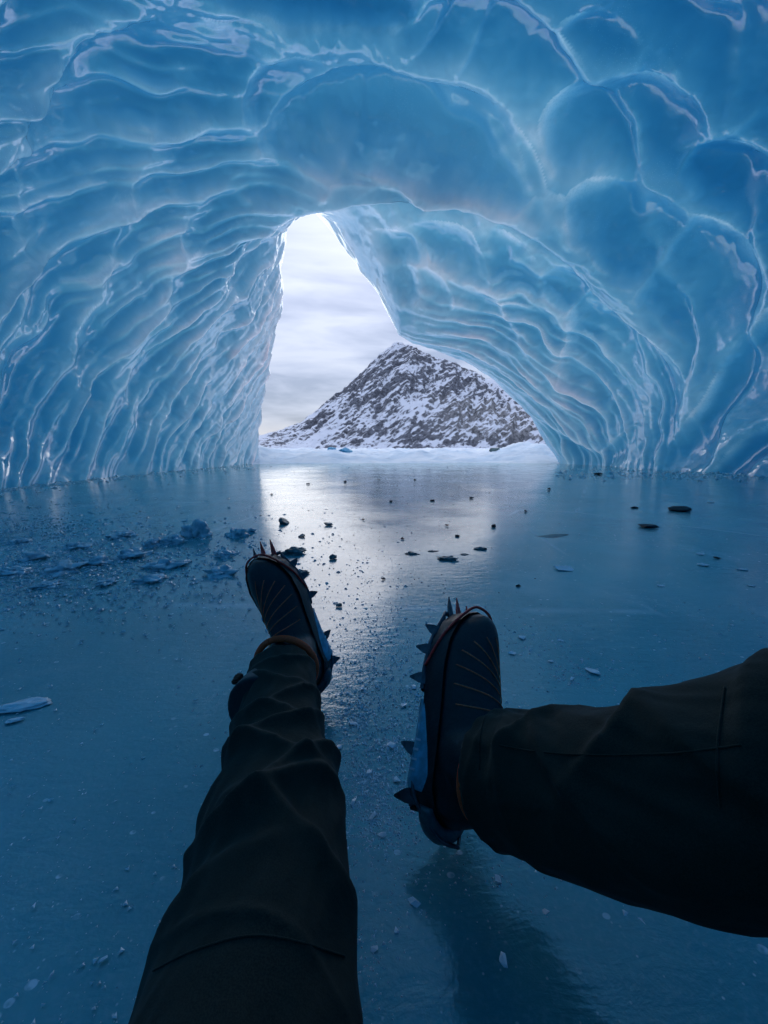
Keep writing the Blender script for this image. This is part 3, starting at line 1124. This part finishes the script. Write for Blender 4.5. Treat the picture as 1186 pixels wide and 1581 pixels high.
    ap = link('antiballing_plate', mesh_grid('antiballing_plate', np.array(rows)), M['plate'], b)
    for k in range(4):
        x = 0.052 + 0.013 * k
        y = med * (boot_half_width(x) + 0.0152)
        v = [(x + dx, y - med * 0.001 * (dz < 0), -0.013 + dz) for dx, dz in ((0, -0.006), (0.003, -0.006), (0.003, 0.008), (0, 0.008))]
        v += [(p[0], p[1] + med * 0.0008, p[2]) for p in v]
        link('moulded_mark', to_mesh('moulded_mark', [(np.array(v), [(0, 1, 2, 3), (7, 6, 5, 4), (0, 4, 5, 1), (1, 5, 6, 2), (2, 6, 7, 3), (3, 7, 4, 0)])], False), M['print'], b)
    # heel lever: rounded plastic cup behind the heel, steel bail
    a = np.linspace(-1.2, 1.2, 15)
    cup = np.stack([0.030 - 0.040 * np.cos(a), 0.036 * np.sin(a), np.full(15, 0.012)], -1)
    link('heel_lever', to_mesh('heel_lever', [sweep(cup, 0.007 + 0.006 * np.cos(a), 12, (0, 0, 1), squash=1.4)]), M['grey'], b)
    bail = spline([(0.05, 0.046, -0.016), (0.02, 0.046, 0.0), (-0.012, 0.02, 0.03), (-0.015, 0, 0.045), (-0.012, -0.02, 0.03), (0.02, -0.046, 0.0), (0.05, -0.046, -0.016)], 40)
    link('heel_bail', to_mesh('heel_bail', [sweep(bail, np.full(40, 0.0026), 8, (0.2, 0.1, 1))]), M['steel'], b)
    return b


PHL, TOEL = np.array([-0.142, 0.780, 0.052]), np.array([-0.15, 0.055, 0.30])
UL = np.array([-0.16, -0.97, 0.15])
PHR, TOER = np.array([0.070, 0.452, 0.050]), np.array([0.085, 0.20, 0.232])
UR = np.array([0.56, -0.70, 0.42])
ML, MR = frame(PHL, TOEL, UL) @ Matrix.Scale(0.95, 4), frame(PHR, TOER, UR) @ Matrix.Scale(0.94, 4)
make_boot(ML, -1, 'black crampon boot with toe pointing away, farther from the camera')
make_boot(MR, 1, 'black crampon boot seen from above, its points turned left')

# --- trousers: two wrinkled legs and a seat
rngT = np.random.default_rng(4)


def leg(pts, rad, folds, seed, n=230, nphi=150):
    P = spline(np.array(pts, float), n)
    r = np.interp(np.linspace(0, 1, n), np.linspace(0, 1, len(rad)), rad)
    k = np.hanning(31)
    k /= k.sum()
    r = np.convolve(np.pad(r, 15, mode='edge'), k, mode='valid')
    s_ = np.concatenate([[0], np.cumsum(np.linalg.norm(np.diff(P, axis=0), axis=1))])[:, None]
    ph = np.linspace(0, 2 * math.pi, nphi, endpoint=False)[None]
    d = np.zeros((n, nphi))
    for (s0, p0, tilt, wd, amp, reach) in folds:
        dp = (ph - p0 + math.pi) % (2 * math.pi) - math.pi
        c = s_ - s0 - tilt * np.sin(dp) - 0.012 * np.sin(2.3 * dp + s0 * 40)
        band = np.exp(-np.abs(np.where(c > 0, c / (wd * 0.9), c / (wd * 0.35))) ** 1.5)
        d += 1.15 * amp * band * np.exp(-(dp / reach) ** 2)
    x, y, z = s_ * 9, np.cos(ph) * 1.1 + 0 * s_, np.sin(ph) * 1.1 + 0 * s_
    d += 0.0045 * fbm(x + 0 * ph, y, z, 3, seed) + 0.003 * (1 - 2 * np.abs(noise3(x * 2 + 3 * y, y * 1.5, z * 2, seed + 5)))
    return sweep(P, r, nphi, (0, 0, 1), d)


# angle on the leg: pi/2 is its upper side
AL = np.array(ML @ Vector((0.078, 0, 0.130)))
AR = np.array(MR @ Vector((0.078, 0, 0.105)))
UPD = math.pi / 2
foldsL = [(0.03, UPD - 0.4, 0.02, 0.012, 0.006, 1.3), (0.075, UPD + 0.5, -0.03, 0.016, 0.007, 1.4), (0.13, UPD - 0.7, 0.04, 0.018, 0.009, 1.2),
          (0.165, UPD + 0.6, -0.05, 0.016, 0.010, 1.1), (0.205, UPD - 0.3, 0.045, 0.020, 0.013, 1.3), (0.245, UPD + 0.4, -0.04, 0.018, 0.012, 1.2), (0.285, UPD - 0.6, 0.05, 0.020, 0.013, 1.1),
          (0.33, UPD + 0.1, 0.02, 0.018, 0.011, 1.6), (0.37, UPD - 0.5, -0.04, 0.022, 0.010, 1.2), (0.30, UPD + 1.5, 0.03, 0.05, 0.014, 0.7), (0.42, UPD + 0.8, 0.05, 0.025, 0.007, 1.0),
          (0.452, UPD, -0.035, 0.004, 0.0035, 1.5), (0.22, UPD - 1.5, 0.06, 0.03, 0.010, 0.6), (0.60, UPD - 0.3, 0.08, 0.03, 0.012, 1.2)]
foldsR = [(0.012, UPD, 0.0, 0.006, 0.003, 3.0), (0.05, UPD + 0.6, 0.03, 0.014, 0.006, 1.0), (0.09, UPD + 0.2, -0.04, 0.016, 0.008, 0.9), (0.13, UPD + 0.7, 0.05, 0.018, 0.008, 0.9), (0.19, UPD + 0.1, -0.06, 0.020, 0.008, 0.9),
          (0.25, UPD + 0.5, 0.07, 0.025, 0.007, 0.9), (0.31, UPD - 0.1, -0.06, 0.022, 0.006, 1.0), (0.36, UPD + 0.6, 0.04, 0.022, 0.006, 1.0), (0.335, UPD - 0.3, 0.02, 0.004, 0.003, 1.6), (0.42, UPD, 0.05, 0.025, 0.006, 1.1),
          (0.46, UPD, -0.05, 0.025, 0.006, 1.1)]
LEGL = leg([AL, (-0.158, 0.52, 0.128), (-0.112, 0.33, 0.135), (-0.095, 0.12, 0.132), (-0.10, -0.16, 0.135)], [0.060, 0.060, 0.064, 0.072, 0.082, 0.095, 0.110], foldsL, 201)
LEGR = leg([AR, AR + np.array([0.10, -0.115, 0.085]), (0.39, 0.185, 0.365), (0.30, 0.02, 0.25), (0.12, -0.17, 0.14)], [0.071, 0.074, 0.078, 0.081, 0.085, 0.094, 0.106, 0.115], foldsR, 211)
seat_p = spline([(-0.13, -0.20, 0.14), (0, -0.22, 0.145), (0.13, -0.20, 0.14)], 14)
SEAT = sweep(seat_p, [0.06, 0.10, 0.125, 0.132, 0.135, 0.135, 0.135, 0.135, 0.135, 0.135, 0.132, 0.125, 0.10, 0.06], 40, (0, 0, 1))
tm = to_mesh('trousers', [LEGL, LEGR, SEAT])
tm = bake(tm, ('REMESH', dict(mode='VOXEL', voxel_size=0.0032)), ('SMOOTH', dict(iterations=3, factor=0.5)))
tr_o = link('trousers', tm, M['trousers'], person)
bvT = BVHTree.FromPolygons([v.co for v in tm.vertices], [list(p.vertices) for p in tm.polygons])


def seam(uv, n=60, rad=0.0008):
    """raised seam traced on the cloth"""
    pts = []
    for u, v in spline(np.array(uv, float), n):
        d = Vector(ray(u, v)).normalized()
        h = bvT.ray_cast(Vector((0, 0, EYE)), d)
        if h[0] is not None:
            pts.append(np.array(h[0] + h[1] * 0.0004))
    if len(pts) > 5:
        P = np.array(pts)
        k = np.ones(5) / 5
        P = np.stack([np.convolve(np.pad(P[:, i], 2, mode='edge'), k, mode='valid') for i in range(3)], -1)
        link('seam', to_mesh('seam', [sweep(P, np.full(len(P), rad), 8, (0.1, 0.2, 1))]), M['trousers'], tr_o)


seam([(235, 1500), (300, 1468), (380, 1446), (450, 1452), (535, 1478)])
seam([(755, 1148), (840, 1162), (930, 1166), (1040, 1163), (1150, 1150)])
seam([(1112, 1250), (1108, 1160), (1120, 1060)], rad=0.0009)
seam([(790, 1062), (758, 1090), (742, 1135), (740, 1190)])
# small pull tab on the cuff
c = AL + np.array([-0.072, -0.03, 0.01])
v = np.array([(x, y, z) for x in (-0.006, 0.008) for y in (-0.012, 0.012) for z in (-0.004, 0.004)]) * [1, 1, 1.2]
bmt = bmesh.new()
for p in v:
    bmt.verts.new(Vector(p + c))
bmesh.ops.convex_hull(bmt, input=bmt.verts)
bmesh.ops.bevel(bmt, geom=bmt.edges, offset=0.002, segments=2, affect='EDGES')
tmh = bpy.data.meshes.new('cuff_tab')
bmt.to_mesh(tmh)
link('cuff_tab', tmh, M['trousers'], tr_o)

# ------------------------------------------------------------------ loose ice and stones on the floor
M.update(
    stone=mat_chunk('dark_stone', (0.012, 0.014, 0.018), (0.035, 0.04, 0.045), 0.45),
    dirty=mat_chunk('dirty_ice', (0.06, 0.10, 0.10), (0.18, 0.25, 0.25), 0.3),
    rubble=mat_chunk('broken_ice', (0.34, 0.50, 0.55), (0.80, 0.87, 0.89), 0.14),
    white=mat_chunk('frosted_ice', (0.86, 0.90, 0.92), (0.94, 0.96, 0.97), 0.12),
    blue=mat_clear('clear_blue_ice', (0.10, 0.42, 0.66), (0.35, 0.68, 0.85)),
)


def shard(seed, sx, sy, sz, n=16, bev=0.0):
    """angular fragment resting on its flat side"""
    r = np.random.default_rng(seed)
    p = r.normal(size=(n, 3))
    p /= np.linalg.norm(p, axis=1, keepdims=True)
    p *= r.uniform(0.75, 1.0, (n, 1))
    p = p * [sx, sy, sz]
    p[:, 2] = np.maximum(p[:, 2], -0.35 * sz) + 0.35 * sz
    bm = bmesh.new()
    for q in p:
        bm.verts.new(Vector(q))
    res = bmesh.ops.convex_hull(bm, input=bm.verts)
    bmesh.ops.delete(bm, geom=[g for g in res['geom_interior'] if isinstance(g, bmesh.types.BMVert)], context='VERTS')
    if bev:
        bmesh.ops.bevel(bm, geom=bm.edges, offset=bev * min(sx, sy, sz), segments=1, affect='EDGES')
    me = bpy.data.meshes.new('fragment')
    bm.to_mesh(me)
    bm.free()
    return me


def lump(seed, sx, sy, sz, rough=0.45, sub=4):
    """melted, crusty fragment frozen to the floor"""
    bm = bmesh.new()
    bmesh.ops.create_icosphere(bm, subdivisions=sub, radius=1.0)
    V = np.array([v.co for v in bm.verts])
    d = 1 + rough * fbm(V[:, 0] * 1.5 + seed, V[:, 1] * 1.5, V[:, 2] * 1.5, 4, seed) - 0.25 * rough * np.abs(noise3(V[:, 0] * 4, V[:, 1] * 4 + seed, V[:, 2] * 4, seed + 9))
    V = V * d[:, None]
    V[:, 2] = np.where(V[:, 2] < -0.2, -0.2 + (V[:, 2] + 0.2) * 0.1, V[:, 2]) + 0.2
    V = V * [sx, sy, sz]
    for v, c in zip(bm.verts, V):
        v.co = Vector(c)
    for f in bm.faces:
        f.smooth = True
    me = bpy.data.meshes.new('lump')
    bm.to_mesh(me)
    bm.free()
    return me


def drop(name, u, v, wpx, me_f, mat, label, cat, group=None, rot=0.0, sink=0.0):
    p = on_floor(u, v)
    dist = math.hypot(p[0], p[1]) if False else p[1] * math.cos(PITCH) + EYE * math.sin(PITCH)
    half = 0.5 * wpx / FPX * dist
    me = me_f(half)
    o = link(name, me, mat)
    o.location = (p[0], p[1], 0.002 - sink * half)
    o.rotation_euler = (0, 0, rot)
    return tag(o, label, cat, group)


S_ = lambda seed, ay, az, n=16, bev=0.0: (lambda h: shard(seed, h, h * ay, h * az, n, bev))
L_ = lambda seed, ay, az, rough=0.45: (lambda h: lump(seed, h * 0.9, h * 0.9 * ay, h * 0.9 * az, rough))

drop('flat_stone', 1050, 789, 40, S_(1, 0.8, 0.32, 26, 0.12), M['stone'], 'larger dark flat stone on the ice with a pale fleck, right of centre', 'stone', rot=0.1)
drop('flat_stone', 1000, 814, 34, S_(2, 0.8, 0.22, 22, 0.12), M['stone'], 'dark flat stone lying just in front of the larger flecked stone', 'stone', rot=-0.2)
drop('flat_stone', 924, 733, 15, S_(3, 0.8, 0.35, 18, 0.1), M['stone'], 'small dark stone near the foot of the right ice wall', 'stone')
drop('stone_sliver', 979, 785, 18, S_(4, 0.4, 0.25, 14, 0.1), M['stone'], 'thin dark stone sliver left of the two flat stones', 'stone')
drop('stone_chip', 1108, 862, 16, S_(5, 0.6, 0.3, 14), M['stone'], 'small dark chip beside the white flakes at the right', 'stone')
drop('ice_slab', 865, 829, 100, lambda h: shard(6, h, h * 0.6, h * 0.05, 9, 0.0), M['dirty'], 'broad thin slab of dirty ice frozen flat into the floor', 'ice slab', rot=0.15, sink=0.04)
drop('dirty_ice_chunk', 442, 809, 27, S_(7, 0.9, 0.75, 20, 0.1), M['dirty'], 'grey-green block of dirty ice above the far boot toe', 'ice chunk')
drop('dirty_ice_chunk', 455, 855, 34, L_(8, 0.8, 0.45, 0.7), M['dirty'], 'jagged dirty ice lump touching the far boot toe points', 'ice chunk')
drop('dirty_ice_chunk', 466, 886, 22, L_(9, 0.7, 0.4, 0.6), M['dirty'], 'small dirty ice lump beside the far boot below the jagged one', 'ice chunk')
drop('dirty_ice_chunk', 514, 863, 17, S_(10, 0.9, 0.7, 16, 0.1), M['dirty'], 'lone dark ice lump right of the far boot toe', 'ice chunk')
drop('dirty_ice_chunk', 524, 937, 13, S_(11, 0.9, 0.7, 14), M['dirty'], 'small dark ice lump in the bright reflection beside the far boot', 'ice chunk')
drop('dirty_ice_chunk', 466, 829, 12, S_(12, 0.9, 0.7, 14), M['dirty'], 'small dark ice lump between the grey-green block and the jagged lump', 'ice chunk')
drop('dirty_ice_chunk', 505, 811, 20, S_(13, 0.8, 0.4, 14), M['dirty'], 'low dark ice fragment right of the grey-green block', 'ice chunk')
ORD = ['leftmost', 'second from the left', 'third from the left', 'fourth from the left', 'fifth from the left', 'sixth from the left', 'seventh from the left', 'eighth from the left', 'ninth from the left', 'tenth from the left',
       'eleventh from the left', 'twelfth from the left', 'thirteenth from the left', 'fourteenth from the left', 'fifteenth from the left', 'sixteenth from the left']
for k, (u, v, w_) in enumerate(sorted([(636, 856, 26), (668, 852, 18), (690, 864, 40), (716, 857, 16), (742, 848, 28)])):
    drop('slush_fragment', u, v, w_ * 0.75, L_(20 + k, 0.8, 0.22, 0.9), M['dirty'], 'dark slush fragment above the near boot, ' + ORD[k], 'ice chunk', 'dark slush fragments clustered in the reflection')
far_p = [(420, 764, 6), (476, 748, 8), (533, 745, 7), (585, 741, 7), (640, 741, 6), (604, 775, 7), (668, 774, 9), (728, 770, 9), (812, 790, 8), (848, 756, 8)]
near_p = [(560, 803, 8), (622, 833, 9), (706, 829, 10), (592, 895, 9), (800, 906, 10), (763, 814, 12), (690, 812, 8)]
for pl, where in ((far_p, 'tiny dark pebble on the ice nearest the cave mouth, '), (near_p, 'tiny dark pebble between the far boot and slush cluster, ')):
    for k, (u, v, w_) in enumerate(sorted(pl)):
        drop('grit_pebble', u, v, w_, S_(int(u) + 40, 0.8, 0.6, 12), M['stone'], where + ORD[k], 'pebble', 'tiny dark pebbles on the ice')
RUB = [(305, 828, 56, 'crusty ice heap at the right end of the rubble, beyond the far boot', 0.7), (268, 838, 44, 'broken ice lump just left of the rightmost crusty heap', 0.5), (236, 842, 40, 'rounded ice lump in the middle of the rubble row', 0.5),
       (190, 828, 46, 'long low ice lump at the back of the rubble', 0.35), (366, 828, 40, 'small ice heap directly left of the far boot spikes', 0.6), (386, 822, 22, 'little ice knob touching the heap left of the boot spikes', 0.5),
       (340, 886, 54, 'smooth pale ice mound left of the far boot', 0.38), (255, 874, 64, 'wide ice mound in front of the rubble row', 0.34), (205, 858, 56, 'broken ice mound left of the wide front mound', 0.4), (150, 868, 56, 'frosted ice mound near the middle of the left rubble', 0.36),
       (100, 880, 66, 'wide frosted mound left of the middle rubble', 0.3), (55, 862, 54, 'pale ice mound near the left picture edge, back row', 0.36), (18, 884, 56, 'ice mound cut by the left picture edge', 0.34), (232, 896, 50, 'flat ice lump nearest the camera in the rubble', 0.3),
       (120, 845, 44, 'low ice lump at the back left of the rubble', 0.34), (70, 905, 40, 'small flat ice lump front left of the rubble', 0.28), (165, 900, 36, 'small ice lump front centre of the left rubble', 0.3), (30, 838, 40, 'small ice lump at the far back left corner', 0.34), (345, 858, 50, 'low broken lump between the heap and the smooth mound', 0.35)]
for k, (u, v, w_, lab, az) in enumerate(RUB):
    drop('ice_lump', u, v, w_ * 0.85, L_(70 + k, 0.85, az * 1.1, 0.85), M['rubble'], lab, 'ice lump', 'broken ice rubble along the left', rot=0.5 * k, sink=0.08)
for k, (u, v, w_, lab) in enumerate([(35, 1090, 84, 'long smooth white ice drift at the left picture edge'), (22, 1113, 30, 'short white ice drift under the long one at the left edge')]):
    drop('ice_drift', u, v, w_, L_(95 + k, 0.4, 0.12, 0.4), M['white'], lab, 'ice drift', rot=0.25, sink=0.03)
for k, (u, v, w_, lab) in enumerate([(1080, 856, 16, 'white ice flake above the dark chip at the right'), (1088, 873, 24, 'larger white ice flake below the dark chip at the right'), (1146, 880, 20, 'white ice flake near the right picture edge'),
                                     (870, 879, 42, 'flat white scuffed ice flake below the broad slab'), (1098, 776, 14, 'faint white flake behind the larger flat stone'), (866, 990, 12, 'white ice bit right of the near boot toe'),
                                     (1020, 905, 16, 'thin white flake alone on the blue floor at right'), (1160, 905, 14, 'thin white flake close to the right edge')]):
    drop('ice_flake', u, v, w_, S_(110 + k, 0.7, 0.16, 16), M['white'], lab, 'ice flake')
gap = [(545, 1118, 14), (606, 1152, 20), (524, 1155, 13), (568, 1195, 16), (612, 1206, 16), (625, 1090, 14), (548, 1240, 16), (575, 1262, 18), (590, 1290, 14), (530, 1321, 18), (560, 1065, 10), (640, 1062, 10)]
low_ = [(580, 1470, 16), (612, 1440, 12), (640, 1395, 18), (765, 1363, 22), (779, 1484, 24), (843, 1410, 13), (866, 1357, 13), (925, 1345, 34), (965, 1412, 12), (990, 1425, 12), (1105, 1440, 14), (1080, 1520, 10)]
top_ = [(790, 1010, 14), (806, 985, 16), (850, 1022, 10), (884, 1050, 12), (915, 1038, 22)]
for cl, where in ((gap, 'white ice chip in the gap between the two legs, '), (low_, 'white ice chip on the dark floor below the right leg, '), (top_, 'white ice chip on the floor just above the right shin, ')):
    for k, (u, v, w_) in enumerate(sorted(cl)):
        drop('ice_chip', u, v, w_ * 1.25, S_(int(u) + 130, 0.7, 0.22, 12), M['white'], where + ORD[k], 'ice chip', 'white ice chips around the boots', rot=k * 1.3)
for k, (u, v, w_, lab) in enumerate([(159, 1484, 20, 'slim white ice splinter at the lower left of the floor'), (80, 1508, 14, 'short white splinter left of the slim one, lower left'), (365, 1083, 9, 'white ice bit just left of the far trouser cuff'), (302, 1083, 11, 'white ice splinter on the blue floor left of the far leg'), (196, 1322, 6, 'tiny bright ice bead on the dark floor at left'), (50, 930, 12, 'bright white bit in front of the left rubble'), (213, 940, 12, 'bright glinting bit in front of the rubble, nearest the far boot')]):
    drop('ice_splinter', u, v, w_, S_(190 + k, 0.35, 0.3, 12), M['white'], lab, 'ice chip', rot=0.6 + k)


def crumbs(name, n, seed, pick, size, mat, label):
    """uncountable crumbs: one mesh of little tetrahedral grains"""
    r = np.random.default_rng(seed)
    V, F = [], []
    tet = np.array([(0.9, 0, 0), (-0.5, 0.8, 0), (-0.5, -0.8, 0), (0.05, 0.05, 0.8)])
    k = 0
    while k < n:
        u, v = pick(r)
        if v < 712:
            continue
        p = on_floor(u, v)
        s = size(r) * (0.4 + 0.6 * p[1])
        a = r.uniform(0, 6.28)
        ro = np.array([[math.cos(a), -math.sin(a), 0], [math.sin(a), math.cos(a), 0], [0, 0, 1]])
        t = (tet * r.uniform(0.5, 1.3, (4, 3)) * [1, 1, 0.5]) @ ro.T * s + p + [0, 0, 0.001]
        V.append(t)
        F.append(np.array([(0, 1, 3), (1, 2, 3), (2, 0, 3), (0, 2, 1)]) + 4 * k)
        k += 1
    me = mesh_raw(name, np.vstack(V), np.vstack(F))
    me.polygons.foreach_set('use_smooth', np.zeros(len(me.polygons), dtype=bool))
    return tag(link(name, me, mat), label, kind='stuff')


CLUMP = [(605, 1158, 16, 14), (572, 1205, 16, 10), (575, 1258, 24, 22), (545, 1100, 14, 20), (600, 1290, 30, 24), (925, 1346, 24, 8), (1095, 1455, 40, 30), (640, 1400, 30, 20), (960, 1410, 30, 20), (575, 1495, 14, 30), (650, 1080, 18, 24), (770, 1365, 8, 5),
         (830, 990, 40, 16), (890, 1040, 30, 12), (620, 1010, 40, 30), (700, 1350, 50, 20), (1130, 1500, 30, 30)]


def near_boots(r):
    a = r.random()
    if a < 0.35:
        c = CLUMP[r.integers(len(CLUMP))]
        return r.normal(c[0], c[2]), r.normal(c[1], c[3])
    if a < 0.70:
        v = r.normal(1160, 150)
        return r.normal(572 + 0.05 * (v - 1000), 48), v
    if a < 0.94:
        return r.uniform(520, 1186), r.uniform(930, 1581)
    return r.uniform(0, 520), r.uniform(920, 1581)


crumbs('ice_crumbs', 14000, 301, near_boots, lambda r: 0.0016 + 0.0056 * r.random() ** 5, M['white'], 'fine white ice crumbs strewn between and around the boots')
crumbs('dark_grit', 900, 302, lambda r: (r.normal(610, 120), 715 + abs(r.normal(0, 110))), lambda r: 0.0015 + 0.003 * r.random() ** 3, M['stone'], 'fine dark grit frozen into the floor towards the cave mouth')
crumbs('ice_grains', 9000, 303, lambda r: (abs(r.normal(0, 190)), r.normal(865, 40)), lambda r: 0.0022 + 0.009 * r.random() ** 4, M['rubble'], 'small ice grains among the rubble on the left')

def wall_foot(r):
    k = r.random()
    if k < 0.6:
        t = r.random()
        return 0 + 400 * t ** 1.2 + r.normal(0, 4), 757 - 42 * t ** 0.8 + abs(r.normal(0, 5))
    return 1186 - 330 * r.random() + r.normal(0, 4), 722 + 14 * r.random() + abs(r.normal(0, 4))


crumbs('wall_debris', 1600, 304, wall_foot, lambda r: 0.003 + 0.012 * r.random() ** 4, M['rubble'], 'broken ice bits fallen along the foot of the cave walls')

# blue blocks in the snow outside
for k, (u, v, y, w_, lab) in enumerate([(532, 690, 17.0, 30, 'clear blue ice block half buried in the snow bank at left'), (512, 687, 17.2, 18, 'small pale ice block beside the clear blue one in the snow'), (765, 684, 18.0, 26, 'grey ice block lying on the snow bank at right')]):
    p = at_depth(u, v, y)
    h = 0.5 * w_ / FPX * y
    o = link('snow_block', shard(220 + k, h, h * 0.7, h * 0.55, 18, 0.1), M['blue'] if k < 2 else M['dirty'])
    zz = float(snow_z(np.array([p[0]]), np.array([y]))[0])
    o.location = (p[0], y, zz - 0.1 * h)
    tag(o, lab, 'ice block')
